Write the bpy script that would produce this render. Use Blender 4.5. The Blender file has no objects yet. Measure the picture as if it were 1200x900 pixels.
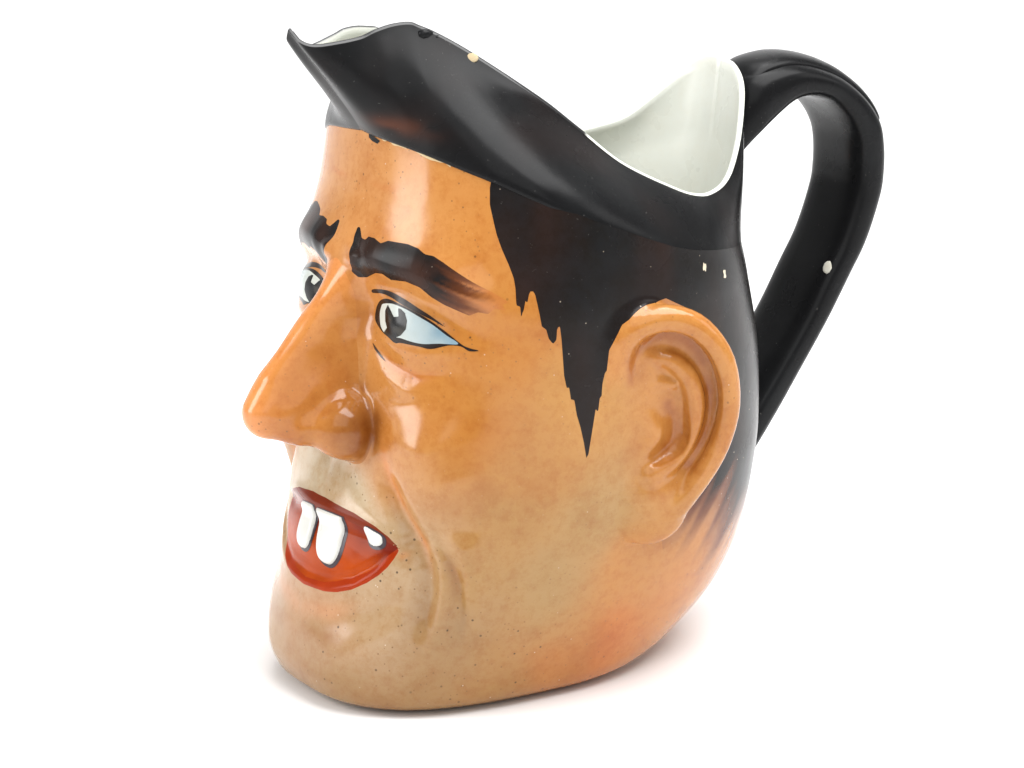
import bpy, math
import numpy as np

# ------------------------------------------------------------------ camera, light, exposure
U = 0.01                                   # the jug is laid out in centimetres
scene = bpy.context.scene
AZ, EL, DIST = math.radians(58), math.radians(15), 78.0
toward = np.array([math.cos(EL)*math.sin(AZ), -math.cos(EL)*math.cos(AZ), math.sin(EL)])
right = np.array([math.cos(AZ), math.sin(AZ), 0.0])
up = np.cross(toward, right)
aim = right*0.5556 + up*7.0
cam_data = bpy.data.cameras.new('camera')
cam = bpy.data.objects.new('camera', cam_data)
scene.collection.objects.link(cam)
import mathutils
M = mathutils.Matrix((right, up, toward)).transposed().to_4x4()
M.translation = mathutils.Vector((aim + toward*DIST)*U)
cam.matrix_world = M
cam_data.sensor_width = 36.0
cam_data.lens = 105.3
cam_data.clip_start = 0.01
cam_data.clip_end = 50.0
scene.camera = cam

world = bpy.data.worlds.new('World'); scene.world = world
world.use_nodes = True
world.node_tree.nodes['Background'].inputs[0].default_value = (1, 1, 1, 1)
world.node_tree.nodes['Background'].inputs[1].default_value = 0.36

def area(name, loc, look, size, power, size_y=None):
    d = bpy.data.lights.new(name, 'AREA'); d.energy = power; d.size = size
    if size_y: d.shape = 'RECTANGLE'; d.size_y = size_y
    o = bpy.data.objects.new(name, d); scene.collection.objects.link(o)
    o.location = loc
    o.rotation_euler = (mathutils.Vector(look) - mathutils.Vector(loc)).to_track_quat('-Z', 'Y').to_euler()
    return o
area('key_softbox', (-0.38, -0.84, 0.44), (0, 0, 0.10), 0.34, 6.0, 0.70)
area('top_softbox', (0.32, 0.20, 1.15), (0, 0, 0.0), 0.95, 22)
area('fill_softbox', (1.0, -0.75, 1.1), (0, 0, 0.05), 1.4, 8.0)
area('rear_softbox', (0.75, 1.05, 0.75), (0.05, 0.05, 0.06), 0.6, 2.5)
area('backdrop_lamp', (-0.5, 0.35, 1.6), (-1.0, 0.6, 0.3), 0.9, 9)
scene.view_settings.view_transform = 'Standard'
scene.view_settings.look = 'None'
scene.view_settings.gamma = 1.0
scene.view_settings.exposure = 0.0

# ------------------------------------------------------------------ numeric helpers
def pchip(xs, ys):
    xs = np.array(xs, float); ys = np.array(ys, float); h = np.diff(xs); d = np.diff(ys)/h
    m = np.zeros(len(xs)); m[0] = d[0]; m[-1] = d[-1]
    for i in range(1, len(xs)-1):
        if d[i-1]*d[i] > 0:
            w1 = 2*h[i]+h[i-1]; w2 = h[i]+2*h[i-1]
            m[i] = (w1+w2)/(w1/d[i-1]+w2/d[i])
    T = np.linspace(xs[0], xs[-1], 2001)
    i = np.clip(np.searchsorted(xs, T)-1, 0, len(h)-1); t = (T-xs[i])/h[i]
    Y = ((1+2*t)*(1-t)**2*ys[i] + t*(1-t)**2*h[i]*m[i] + t*t*(3-2*t)*ys[i+1] + t*t*(t-1)*h[i]*m[i+1])
    return lambda q: np.interp(q, T, Y)
def smin(a, b, k):
    h = np.clip(.5+.5*(b-a)/k, 0, 1); return b*(1-h)+a*h-k*h*(1-h)
def smax(a, b, k): return -smin(-a, -b, k)
def ell(x, y, z, c, r, tilt=0.0):
    X = x-c[0]; Y = y-c[1]; Z = z-c[2]
    if tilt:
        ct, st = math.cos(tilt), math.sin(tilt); Y, Z = ct*Y+st*Z, -st*Y+ct*Z
    k0 = np.sqrt((X/r[0])**2+(Y/r[1])**2+(Z/r[2])**2)+1e-6
    k1 = np.sqrt((X/r[0]**2)**2+(Y/r[1]**2)**2+(Z/r[2]**2)**2)+1e-6
    return k0*(k0-1)/k1
def chain(x, y, z, pts):
    """tube through (x,y,z,r) points"""
    best = np.full(x.shape, 99.0)
    for a, b in zip(pts[:-1], pts[1:]):
        a = np.array(a, float); b = np.array(b, float); d = b[:3]-a[:3]
        t = np.clip(((x-a[0])*d[0]+(y-a[1])*d[1]+(z-a[2])*d[2])/(d@d), 0, 1)
        q = np.sqrt((x-a[0]-t*d[0])**2+(y-a[1]-t*d[1])**2+(z-a[2]-t*d[2])**2)-(a[3]+t*(b[3]-a[3]))
        best = np.minimum(best, q)
    return best
def catmull(pts, n):
    P = np.array(pts, float); P = np.vstack([2*P[0]-P[1], P, 2*P[-1]-P[-2]]); out = []
    for i in range(1, len(P)-2):
        for t in np.linspace(0, 1, n, endpoint=False):
            out.append(.5*((2*P[i])+(-P[i-1]+P[i+1])*t+(2*P[i-1]-5*P[i]+4*P[i+1]-P[i+2])*t*t+(-P[i-1]+3*P[i]-3*P[i+1]+P[i+2])*t**3))
    out.append(P[-2]); return np.array(out)

# ------------------------------------------------------------------ the head, as a distance field (cm)
ZT = [0.0, .35, 1.0, 2.0, 3.2, 4.6, 6.0, 8.0, 10., 11.4, 12.6, 14.4, 17.0]
pF = pchip(ZT, [5.15, 5.6, 5.80, 5.68, 5.33, 4.93, 4.70, 4.42, 4.20, 4.12, 3.80, 3.60, 3.5])
pB = pchip(ZT, [2.9, 4.3, 5.4, 6.4, 6.95, 7.2, 7.3, 7.18, 6.75, 6.4, 6.25, 6.3, 6.4])
pW = pchip(ZT, [3.3, 3.7, 4.0, 4.4, 4.8, 5.15, 5.4, 5.5, 5.5, 5.4, 5.25, 4.9, 4.6])
pN = pchip(ZT, [2.9, 2.75, 2.5, 2.35, 2.25, 2.25, 2.25, 2.25, 2.15, 2.05, 2.05, 2.05, 2.0])
def base_radius(ct, st, z):
    """radius of the plain head along direction (sin, -cos) at height z"""
    E = np.where(ct > 0, pF(z), pB(z)); n = np.where(ct > 0, pN(z), 2.15)
    return ((np.abs(st)/pW(z))**n+(np.abs(ct)/E)**n)**(-1/n)
def base_f(x, y, z):
    r = np.hypot(x, y)+1e-6
    d = (r-base_radius(-y/r, x/r, z))*.93
    return smax(d, -z+.02, .35)
EAR_C = np.array([5.50, 1.35, 7.35])
_u = np.array([.33, .93, .12]); _v = np.array([.10, .22, .97])
_u /= np.linalg.norm(_u); _n = np.cross(_v, _u); _n *= -1 if _n[0] < 0 else 1; _n /= np.linalg.norm(_n); _v = np.cross(_n, _u); _v *= np.sign(_v[2])
def ear_uvw(x, y, z):
    X = np.abs(x)-EAR_C[0]; Y = y-EAR_C[1]; Z = z-EAR_C[2]
    return X*_u[0]+Y*_u[1]+Z*_u[2], X*_v[0]+Y*_v[1]+Z*_v[2], X*_n[0]+Y*_n[1]+Z*_n[2]
HELIX = catmull([(-.72, .85, -.12, .20), (-.98, 1.5, .0, .29), (-.72, 2.2, .07, .34), (-.1, 2.55, .12, .35), (.6, 2.55, .15, .34), (1.25, 2.15, .18, .33), (1.72, 1.3, .2, .30), (1.78, .2, .18, .27), (1.45, -.8, .12, .26), (.9, -1.6, .02, .27), (.3, -2.2, -.08, .28), (-.5, -2.75, -.24, .28)], 4)
ANTI = catmull([(.0, 1.62, -.12, .15), (.45, 1.5, -.05, .21), (.82, 1.1, .0, .24), (.98, .5, .0, .25), (.9, -.1, .0, .25), (.62, -.62, .0, .26), (.2, -1.05, .0, .26), (-.3, -1.3, -.03, .27)], 4)
SCAPHA = catmull([(-.6, 1.25, .02, .09), (-.5, 1.75, .12, .13), (-.1, 2.08, .2, .15), (.5, 2.1, .23, .17), (1.0, 1.82, .25, .18), (1.27, 1.35, .26, .18), (1.38, .7, .26, .18), (1.32, .04, .25, .17), (1.08, -.6, .21, .14), (.7, -1.2, .2, .08)], 4)
CONCHA = catmull([(.36, .32, .12, .20), (.46, -.15, .12, .28), (.32, -.6, .12, .28), (-.12, -.82, .14, .20)], 4)
TRAGUS = catmull([(-.55, .45, -.22, .18), (-.22, .12, -.16, .2), (-.06, -.25, -.12, .22), (-.25, -.62, -.14, .22), (-.6, -.85, -.25, .2)], 4)
EAR_LINE = [(-.1, 2.95), (-.7, 2.7), (-1.1, 2.17), (-1.27, 1.44), (-1.15, .6), (-1.1, -.6), (-1.2, -1.8), (-1.35, -2.4), (-1.0, -3.0), (-.4, -3.1), (.4, -2.5), (1.1, -1.6), (1.75, -.5), (1.95, .6), (1.8, 1.6), (1.2, 2.5), (.6, 2.95)]
def ear_f(x, y, z):
    u, v, w = ear_uvw(x, y, z)
    # thin plate filling the outline, hollowed towards the concha
    k = np.sqrt(((u-.25)/1.6)**2+((v-.25)/2.35)**2)
    plate = np.maximum((k-1)*1.5, np.abs(w+.36)-.28)
    f = smin(plate, ell(u, v, w, (-.40, -2.12, -.16), (1.0, 1.0, .38)), .4)
    f = smin(f, chain(u, v, w, HELIX), .12)
    f = smin(f, chain(u, v, w, ANTI), .16)
    f = smin(f, chain(u, v, w, TRAGUS), .16)
    f = smin(f, chain(u, v, w, [(-.05, 1.25, -.12, .10), (.05, 1.0, -.12, .11), (.5, .85, -.1, .10)]), .14)
    f = smin(f, chain(u, v, w, [(-.75, .75, -.2, .15), (-.15, .6, -.22, .12)]), .14)   # crus
    f = smax(f, -chain(u, v, w, CONCHA), .14)
    f = smax(f, -ell(u, v, w, (-.32, 1.32, .02), (.26, .3, .28)), .12)
    f = smax(f, -chain(u, v, w, SCAPHA), .10)
    return f
NOSE = [(0, -3.35, 11.1, .5), (0, -4.4, 10.0, .48), (0, -5.25, 9.0, .50), (0, -6.06, 8.05, .52), (0, -6.36, 7.42, .62)]
WING = catmull([(.95, -6.3, 7.15), (1.1, -5.75, 7.62), (1.35, -5.2, 7.95), (1.75, -4.7, 7.8), (1.95, -4.3, 7.2), (1.9, -4.3, 6.6)], 4)
def nose_f(x, y, z):
    a = np.abs(x)
    f = chain(x, y, z, NOSE)
    f = smin(f, ell(x, y, z, (0, -4.35, 8.35), (.95, 1.1, 1.35)), .6)
    f = smin(f, ell(x, y, z, (0, -5.05, 7.6), (1.15, 1.45, .95)), .5)
    f = smin(f, ell(a, y, z, (.58, -5.5, 7.2), (.62, .85, .60)), .35)
    f = smin(f, ell(a, y, z, (1.10, -4.74, 7.06), (.76, .92, .88)), .24)
    d = chain(a, y, z, [(*q, 0) for q in WING])
    f = f+.09*np.exp(-(d/.26)**2)                                                # crease over the wing
    f = smax(f, -ell(a, y, z, (.62, -5.5, 6.25), (.36, .55, .36)), .15)
    return smax(f, 6.52-z-.38*np.maximum(y+5.7, 0), .3)
def brush(th, z, r, pts, rad):
    """gaussian weight round a stroke given as (degrees, z) points, dying away at open ends"""
    best = np.full(th.shape, 1e9); pos = np.zeros(th.shape)
    L = [math.hypot(math.radians(q[0]-p[0])*4.8, q[1]-p[1]) for p, q in zip(pts[:-1], pts[1:])]
    tot = sum(L); acc = 0.0
    for a, b, l in zip(pts[:-1], pts[1:], L):
        ax = np.radians(a[0]); bx = np.radians(b[0])
        px = (th-ax)*r; py = z-a[1]; dx = (bx-ax)*r; dy = b[1]-a[1]
        t = np.clip((px*dx+py*dy)/(dx*dx+dy*dy+1e-9), 0, 1)
        d = (px-t*dx)**2+(py-t*dy)**2; m = d < best
        best = np.where(m, d, best); pos = np.where(m, acc+t*l, pos); acc += l
    w = np.exp(-best/rad**2); e = min(.4*tot, max(.9, 2*rad))
    lo = np.clip(pos/e, 0, 1) if pts[0][0] > 5 else 1.0
    hi = np.clip((tot-pos)/e, 0, 1)
    tp = np.minimum(lo, hi); return w*(.12+.88*tp*tp*(3-2*tp))
STROKES = [      # (degrees, z) points, radius, height: + raises, - grooves
 ([(6, 11.1), (12, 11.2), (20, 11.3), (35, 11.2), (48, 10.9), (62, 10.5)], .50, .27),      # brow
 ([(7, 10.85), (9, 11.5)], .32, .16),
 ([(14, 10.6), (20, 10.62), (30, 10.6), (42, 10.3), (56, 9.75)], .22, -.09),     # fold over the lid
 ([(14, 10.7), (15, 9.2)], .6, -.16),                                            # inner socket
 ([(19, 9.9), (50, 9.6)], .6, .15),                                              # eyeball
 ([(18, 9.5), (22, 9.38), (29, 9.2), (38, 9.15), (50, 9.35)], .17, .04),         # lower lid
 ([(18, 9.25), (21, 9.1), (27, 8.85), (36, 8.65), (49, 8.8)], .18, -.05),
 ([(19, 8.9), (24, 8.55), (33, 8.25), (46, 8.25)], .26, .05),
 ([(37, 8.3), (48, 4.8)], 1.15, .38),                                            # cheek
 ([(26.5, 6.5), (29.8, 5.88), (35.3, 5.13), (40.4, 4.56), (42.5, 3.95), (42, 3.31), (39.5, 2.6), (38, 1.8)], .31, -.25),
 ([(36, 5.4), (42, 4.8), (45.2, 4.2), (46, 3.6), (45.3, 2.9), (43.5, 2.0)], .28, .14),
 ([(40, 5.2), (44, 4.85), (47.8, 4.3), (49.5, 3.7), (49.3, 3.0), (47.5, 1.8)], .26, -.19),
 ([(42, 5.3), (50, 4.5), (53.3, 3.7), (53, 2.4)], .38, .10),
 ([(51, 5.4), (57, 3.0)], .85, .14),
 ([(8, .6), (20.2, 1.4), (29.2, 1.95), (35.5, 2.5), (40, 3.3)], .5, .06),        # chin fold
 ([(0, 2.2), (16, 2.3), (28, 2.7), (36, 3.5)], .4, -.05),                       # under the lip
 ([(0, 6.3), (0, 5.0)], .28, -.05),
 ([(0, 4.93), (8, 4.95), (17, 4.88), (25, 4.72), (31, 4.55), (35, 4.4)], .19, .05),       # upper lip
 ([(0, 4.5), (12, 4.5), (24, 4.42), (31, 4.35)], .22, -.09),                     # mouth opening
 ([(0, 3.02), (12, 3.08), (20, 3.32), (27, 3.75), (33, 4.3)], .2, .05),          # roll of the lower lip
 ([(0, 3.15), (11, 3.22), (19, 3.45), (25, 3.8), (31, 4.3)], .12, -.05),         # lip edge
 ([(35.5, 4.8), (36, 4.4), (36, 3.9)], .25, -.09),
]
def body_f(x, y, z):
    a = np.abs(x)
    f = base_f(x, y, z)
    m = (y < -1.5) & (z < 7.5)
    if m.any():
        f[m] = smin(f[m], ell(a[m], y[m], z[m], (0, -2.3, 4.4), (3.2, 2.78, 2.5)), .28)
        f[m] = smin(f[m], ell(a[m], y[m], z[m], (0, -4.0, 3.66), (2.35, 1.26, 1.08)), .08)
    if STROKES:
        th = np.arctan2(a, -y); r = np.hypot(x, y)
        for pts, rad, h in STROKES:
            q = np.array(pts); R3 = 3*rad
            mm = (z > q[:, 1].min()-R3) & (z < q[:, 1].max()+R3) & (th > np.radians(q[:, 0].min())-R3/4) & (th < np.radians(q[:, 0].max())+R3/4)
            if mm.any(): f[mm] -= h*brush(th[mm], z[mm], r[mm], pts, rad)
    return f
def head_f(x, y, z):
    f = body_f(x, y, z)
    m = (y < -3) & (z > 5) & (z < 12.5) & (np.abs(x) < 3)
    if m.any(): f[m] = smin(f[m], nose_f(x[m], y[m], z[m]), np.clip(.22+.28*(z[m]-7.7), .22, .8))
    m = (np.abs(x) > 3) & (z > 3) & (z < 12) & (np.abs(y-1.5) < 4)
    if m.any():
        u, v_, _ = ear_uvw(x[m], y[m], z[m])
        f[m] = smin(f[m], ear_f(x[m], y[m], z[m]), np.where(v_ < -1.2, .16, .16+.36*np.clip((v_+1.2)/.8, 0, 1)*np.clip((.6-u)/1.6, 0, 1)))
    return f
# hat: band line at the head, rim line round the mouth of the jug
z_band = pchip([0, 30, 55, 90, 120, 180], [14.15, 13.95, 13.5, 12.2, 11.2, 10.4])
RIM = np.array([  # degrees on the band, x, y, z
 (0, 0, -5.60, 16.69), (7, .30, -5.47, 16.45), (13, .5, -5.17, 16.33), (20, .65, -4.63, 16.37), (27, .75, -4.04, 16.46),
 (32, .8, -3.67, 16.60), (37, .85, -3.23, 16.71), (43, .95, -2.82, 16.74), (47, 1.05, -2.60, 16.65), (52, 1.25, -2.29, 16.49),
 (60, 1.7, -1.73, 16.11), (72, 2.4, -.84, 15.41), (81, 2.8, -.13, 14.85), (89, 3.15, .53, 14.25), (102, 3.6, 1.55, 13.35),
 (116, 3.8, 3.0, 12.60), (124, 3.65, 3.8, 12.33), (131, 3.4, 4.4, 12.28), (140, 2.95, 5.12, 12.38), (149, 2.45, 5.75, 12.70),
 (159, 1.95, 6.33, 13.45), (169, 1.25, 6.90, 14.42), (175, .6, 7.12, 14.88), (180, 0, 7.16, 14.95)])
# >>> PAINT
PAINT = {   # outlines of the painted areas: (degrees round the head from the nose, height)
 'hairline': [(59.20, 13.540), (58.45, 13.242), (58.44, 12.849), (59.39, 12.500), (60.30, 12.172), (61.64, 11.847), (63.38, 11.498), (64.65, 11.182), (65.04, 10.945), (65.17, 10.570), (65.59, 10.511), (66.05, 10.670), (66.40, 10.168), (67.08, 10.471), (67.56, 10.670), (67.97, 10.610), (68.45, 10.809), (69.13, 10.928), (69.95, 10.808), (70.52, 10.548), (71.09, 10.266), (71.48, 10.041), (72.54, 9.978), (73.16, 9.750), (74.22, 9.623), (75.08, 9.702), (75.31, 9.988), (75.96, 10.046), (76.38, 9.716), (76.78, 9.157), (76.98, 8.845), (77.64, 8.529), (78.30, 8.545), (78.75, 8.249), (79.66, 8.220), (80.36, 7.836), (81.32, 7.551), (82.35, 7.156), (83.50, 6.625), (84.07, 7.006), (84.67, 7.405), (85.54, 7.924), (86.28, 7.873), (86.74, 8.204), (87.23, 8.155), (87.35, 8.535), (87.91, 8.807), (88.73, 8.906), (89.29, 9.155)],
 'brow': [(8.07, 10.819), (8.58, 11.112), (6.84, 11.388), (6.06, 11.633), (6.29, 11.855), (7.78, 11.873), (11.09, 11.657), (13.61, 11.653), (14.73, 11.743), (18.13, 11.746), (21.73, 11.674), (24.44, 11.756), (28.39, 11.758), (32.44, 11.759), (36.46, 11.703), (39.11, 11.594), (41.90, 11.577), (45.31, 11.453), (50.54, 11.225), (55.25, 11.016), (59.73, 10.820), (63.23, 10.627), (61.48, 10.542), (62.77, 10.426), (59.71, 10.459), (57.94, 10.332), (55.26, 10.368), (52.95, 10.267), (50.12, 10.350), (45.58, 10.469), (41.64, 10.618), (38.20, 10.817), (32.96, 10.897), (26.75, 10.850), (23.69, 10.968), (20.25, 10.939), (14.91, 10.750), (10.81, 10.700)],
 'eye_outline': [(17.46, 9.708), (17.43, 9.977), (19.52, 10.198), (23.27, 10.324), (27.69, 10.331), (34.06, 10.231), (40.19, 10.082), (45.54, 9.847), (50.54, 9.564), (52.92, 9.481), (55.68, 9.437), (52.93, 9.410), (50.55, 9.504), (46.91, 9.496), (41.99, 9.380), (37.94, 9.399), (31.83, 9.399), (29.48, 9.365), (26.37, 9.459), (21.69, 9.559)],
 'sclera': [(22.18, 10.182), (27.12, 10.264), (31.58, 10.229), (35.50, 10.150), (41.68, 9.972), (46.35, 9.736), (49.88, 9.553), (44.20, 9.526), (39.60, 9.481), (35.30, 9.490), (31.51, 9.522), (28.33, 9.498), (24.44, 9.530), (21.26, 9.671), (20.13, 9.896), (20.95, 10.092)],
 'iris': [(25.06, 10.212), (23.92, 10.050), (24.42, 9.814), (25.68, 9.674), (23.98, 9.520), (26.75, 9.486), (29.44, 9.489), (31.86, 9.588), (33.72, 9.758), (33.94, 9.961), (32.83, 10.123), (31.02, 10.199), (29.98, 10.206), (30.63, 10.019), (28.71, 9.981), (26.97, 10.103)],
 'lid_crease': [(16.34, 10.456), (21.89, 10.517), (26.95, 10.504), (31.86, 10.416), (36.87, 10.276), (41.38, 10.136), (46.21, 9.907), (41.53, 10.063), (36.59, 10.181), (31.38, 10.289), (26.65, 10.384), (21.14, 10.414), (15.93, 10.361)],
 'under_eye_line': [(17.91, 9.214), (20.41, 9.084), (23.19, 8.939), (25.51, 8.808), (22.56, 8.900), (19.45, 9.050)],
 'lip_top': [(-16.99, 4.817), (-11.05, 4.903), (-6.45, 5.057), (-0.41, 5.106), (7.84, 5.112), (17.15, 5.015), (25.38, 4.824), (29.84, 4.644), (33.20, 4.406)],
 'lip_bottom': [(-14.71, 4.532), (-3.73, 4.656), (6.26, 4.712), (13.84, 4.715), (20.45, 4.642), (26.86, 4.547), (31.19, 4.448), (33.20, 4.406)],
 'mouth_low': [(33.20, 4.406), (32.79, 4.277), (31.74, 4.103), (30.18, 3.899), (27.84, 3.682), (24.33, 3.439), (19.63, 3.189), (14.75, 3.028), (9.90, 2.941), (5.36, 2.915)],
 'mouth_ridge': [(32.74, 4.381), (30.01, 4.179), (27.66, 3.920), (23.65, 3.664), (18.49, 3.441), (13.51, 3.259), (8.77, 3.137), (4.22, 3.093)],
 'tooth_near': [(-1.18, 4.697), (6.39, 4.739), (13.44, 4.707), (12.82, 4.509), (12.98, 4.228), (12.18, 3.988), (10.10, 3.715), (6.40, 3.697), (1.74, 3.739), (0.24, 3.918), (-1.79, 4.247)],
 'tooth_far': [(-14.71, 4.532), (-6.20, 4.662), (-1.18, 4.697), (-1.82, 4.371), (-0.73, 4.063), (-0.32, 3.819), (-2.17, 3.728), (-6.21, 3.688), (-10.14, 3.780), (-12.70, 4.039), (-14.96, 4.306)],
 'tooth_small': [(21.45, 4.640), (24.27, 4.582), (27.15, 4.530), (27.01, 4.437), (25.07, 4.355), (23.07, 4.358), (21.55, 4.454)],
 'outline_near': [(-1.18, 4.697), (6.63, 4.790), (15.40, 4.749), (14.30, 4.452), (14.55, 4.176), (13.32, 3.948), (10.53, 3.660), (6.04, 3.645), (1.33, 3.685), (-0.20, 3.907), (-2.23, 4.236)],
 'outline_small': [(20.57, 4.669), (24.45, 4.635), (28.13, 4.551), (27.99, 4.435), (25.20, 4.307), (22.90, 4.316), (20.58, 4.436)],
 'hat_chip_line': [(5.03, 13.993), (12.59, 13.961), (18.33, 13.911), (23.57, 13.836), (29.15, 13.783), (34.96, 13.712), (39.56, 13.629), (45.34, 13.535), (45.35, 13.505), (39.59, 13.590), (36.83, 13.607), (35.01, 13.652), (29.20, 13.733), (23.64, 13.775), (18.41, 13.850), (12.65, 13.920)],
 'hat_chip_dark': [(3.70, 14.043), (7.38, 14.036), (13.15, 13.946), (10.47, 13.900), (6.33, 13.944)],
 'chip_a': [(121.56, 10.980), (123.68, 10.899), (122.64, 10.750), (120.93, 10.824)],
 'chip_b': [(130.67, 10.632), (132.91, 10.562), (131.44, 10.381), (129.83, 10.480)],
 'chip_c': [(47.09, 10.904), (47.70, 10.910), (47.71, 10.849), (47.09, 10.843)],
}
# <<< PAINT
# ==== MESH BUILD
H = 0.055
def grid_mesh(func, lo, hi, h):
    """surface nets of a field symmetric in x, refined onto the zero set"""
    N = int(hi[0]/h); ys = np.arange(lo[1], hi[1], h); zs = np.arange(lo[2], hi[2], h); xs = np.arange(0, N+1)*h
    F = np.ones((len(xs), len(ys), len(zs)), np.float32); B = 6
    cx, cy, cz = [np.arange(0, len(a), B) for a in (xs, ys, zs)]
    gx, gy, gz = np.meshgrid(xs[cx]+h*2.5, ys[cy]+h*2.5, zs[cz]+h*2.5, indexing='ij')
    c = func(gx.ravel(), gy.ravel(), gz.ravel()).reshape(gx.shape)
    F[...] = np.repeat(np.repeat(np.repeat(np.sign(c), B, 0), B, 1), B, 2)[:len(xs), :len(ys), :len(zs)]
    act = np.argwhere(np.abs(c) < .75)
    o = np.stack(np.meshgrid(*[np.arange(B)]*3, indexing='ij'), -1).reshape(-1, 3)
    for s in range(0, len(act), 3000):
        I = (act[s:s+3000, None, :]*B+o[None]).reshape(-1, 3)
        I = I[(I[:, 0] < len(xs)) & (I[:, 1] < len(ys)) & (I[:, 2] < len(zs))]
        F[I[:, 0], I[:, 1], I[:, 2]] = func(xs[I[:, 0]], ys[I[:, 1]], zs[I[:, 2]])
    F = np.concatenate([F[:0:-1], F], 0)
    S = F < 0
    off = np.array([(i, j, k) for i in (0, 1) for j in (0, 1) for k in (0, 1)])
    cnt = sum(S[i:S.shape[0]-1+i, j:S.shape[1]-1+j, k:S.shape[2]-1+k].astype(np.int8) for i, j, k in off)
    cells = np.argwhere((cnt > 0) & (cnt < 8))
    vals = np.stack([F[tuple((cells+q).T)] for q in off], 1).astype(float)
    acc = np.zeros((len(cells), 3)); n = np.zeros(len(cells))
    for a in range(8):
        for b in range(a+1, 8):
            if np.abs(off[a]-off[b]).sum() != 1: continue
            m = (vals[:, a] < 0) != (vals[:, b] < 0)
            t = np.where(m, vals[:, a]/(vals[:, a]-vals[:, b]+1e-12), 0)
            acc += np.where(m[:, None], off[a]+t[:, None]*(off[b]-off[a]), 0); n += m
    V = (cells+acc/n[:, None])*h+np.array([-N*h, lo[1], lo[2]])
    idx = np.full(cnt.shape, -1, np.int32); idx[tuple(cells.T)] = np.arange(len(cells))
    quads = []
    for ax in range(3):
        sl0 = [slice(None)]*3; sl1 = [slice(None)]*3; sl0[ax] = slice(0, -1); sl1[ax] = slice(1, None)
        A = S[tuple(sl0)]; Bq = S[tuple(sl1)]; e = np.argwhere(A != Bq)
        b, cc = [(1, 2), (2, 0), (0, 1)][ax]
        e = e[(e[:, b] > 0) & (e[:, cc] > 0) & (e[:, b] < cnt.shape[b]) & (e[:, cc] < cnt.shape[cc])]
        flip = A[tuple(e.T)]
        def cid(db, dc):
            q = e.copy(); q[:, b] -= db; q[:, cc] -= dc; return idx[tuple(q.T)]
        q = np.stack([cid(1, 1), cid(0, 1), cid(0, 0), cid(1, 0)], 1)
        q[~flip] = q[~flip][:, ::-1]
        quads.append(q)
    Q = np.concatenate(quads); Q = Q[(Q >= 0).all(1)]
    for _ in range(2):
        f, g = grad(func, V); V -= np.clip(f/(np.linalg.norm(g, axis=1)**2+1e-6), -.6*h, .6*h)[:, None]*g
    f, g = grad(func, V); Nn = g/(np.linalg.norm(g, axis=1)[:, None]+1e-9)
    T = np.concatenate([Q[:, [0, 1, 2]], Q[:, [0, 2, 3]]])
    return V, Nn, T
def grad(func, V, e=.02):
    x, y, z = V.T.copy()
    g = np.stack([func(x+e, y, z)-func(x-e, y, z), func(x, y+e, z)-func(x, y-e, z), func(x, y, z+e)-func(x, y, z-e)], 1)/(2*e)
    return func(x, y, z), g
def clip(V, Nn, T, g):
    """split a mesh where the vertex field g changes sign -> (inside mesh, outside mesh)"""
    s = g < 0; k = s[T].sum(1); res = []
    for want in (True, False):
        full = T[k == (3 if want else 0)]
        mix = T[(k > 0) & (k < 3)]
        ins = s[mix] == want; c = ins.sum(1)
        def edge(a, b):
            t = g[a]/(g[a]-g[b]); return V[a]+(V[b]-V[a])*t[:, None], Nn[a]+(Nn[b]-Nn[a])*t[:, None]
        newV = []; newN = []; tris = [full]; base = len(V)
        m1 = mix[c == 1]; i1 = ins[c == 1]
        if len(m1):
            j = i1.argmax(1); r = np.arange(len(m1)); a = m1[r, j]; b = m1[r, (j+1) % 3]; cc = m1[r, (j+2) % 3]
            p, n = edge(a, b); p2, n2 = edge(a, cc); L = len(m1)
            newV += [p, p2]; newN += [n, n2]; tris.append(np.stack([a, base+r, base+L+r], 1)); base += 2*L
        m2 = mix[c == 2]; i2 = ins[c == 2]
        if len(m2):
            j = (~i2).argmax(1); r = np.arange(len(m2)); o = m2[r, j]; b = m2[r, (j+1) % 3]; cc = m2[r, (j+2) % 3]
            p, n = edge(b, o); p2, n2 = edge(cc, o); L = len(m2)
            newV += [p, p2]; newN += [n, n2]
            tris += [np.stack([base+r, b, cc], 1), np.stack([base+r, cc, base+L+r], 1)]; base += 2*L
        VV = np.concatenate([V]+newV); NN = np.concatenate([Nn]+newN); TT = np.concatenate(tris)
        used, inv = np.unique(TT, return_inverse=True)
        NN = NN[used]; NN /= np.linalg.norm(NN, axis=1)[:, None]+1e-9
        res.append((VV[used], NN, inv.reshape(-1, 3)))
    return res
def make(name, V, F, mat, parent, col=None, N=None, smooth=True):
    me = bpy.data.meshes.new(name)
    V = np.asarray(V, float)*U
    if isinstance(F, np.ndarray):
        nf, k = F.shape
        me.vertices.add(len(V)); me.vertices.foreach_set('co', V.astype(np.float32).ravel())
        me.loops.add(nf*k); me.loops.foreach_set('vertex_index', F.astype(np.int32).ravel())
        me.polygons.add(nf); me.polygons.foreach_set('loop_start', np.arange(0, nf*k, k, dtype=np.int32))
        me.update(calc_edges=True); me.validate()
    else:
        me.from_pydata([tuple(v) for v in V], [], F); me.update()
    me.polygons.foreach_set('use_smooth', np.full(len(me.polygons), smooth))
    if col is not None:
        c = np.ones((len(V), 4), np.float32); c[:, :3] = col
        a = me.color_attributes.new('glaze', 'FLOAT_COLOR', 'POINT'); a.data.foreach_set('color', c.ravel())
    if N is not None and len(me.vertices) == len(N):
        me.normals_split_custom_set_from_vertices(N.astype(np.float32))
    if mat: me.materials.append(mat)
    o = bpy.data.objects.new(name, me); scene.collection.objects.link(o)
    if parent: o.parent = parent
    return o
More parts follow.
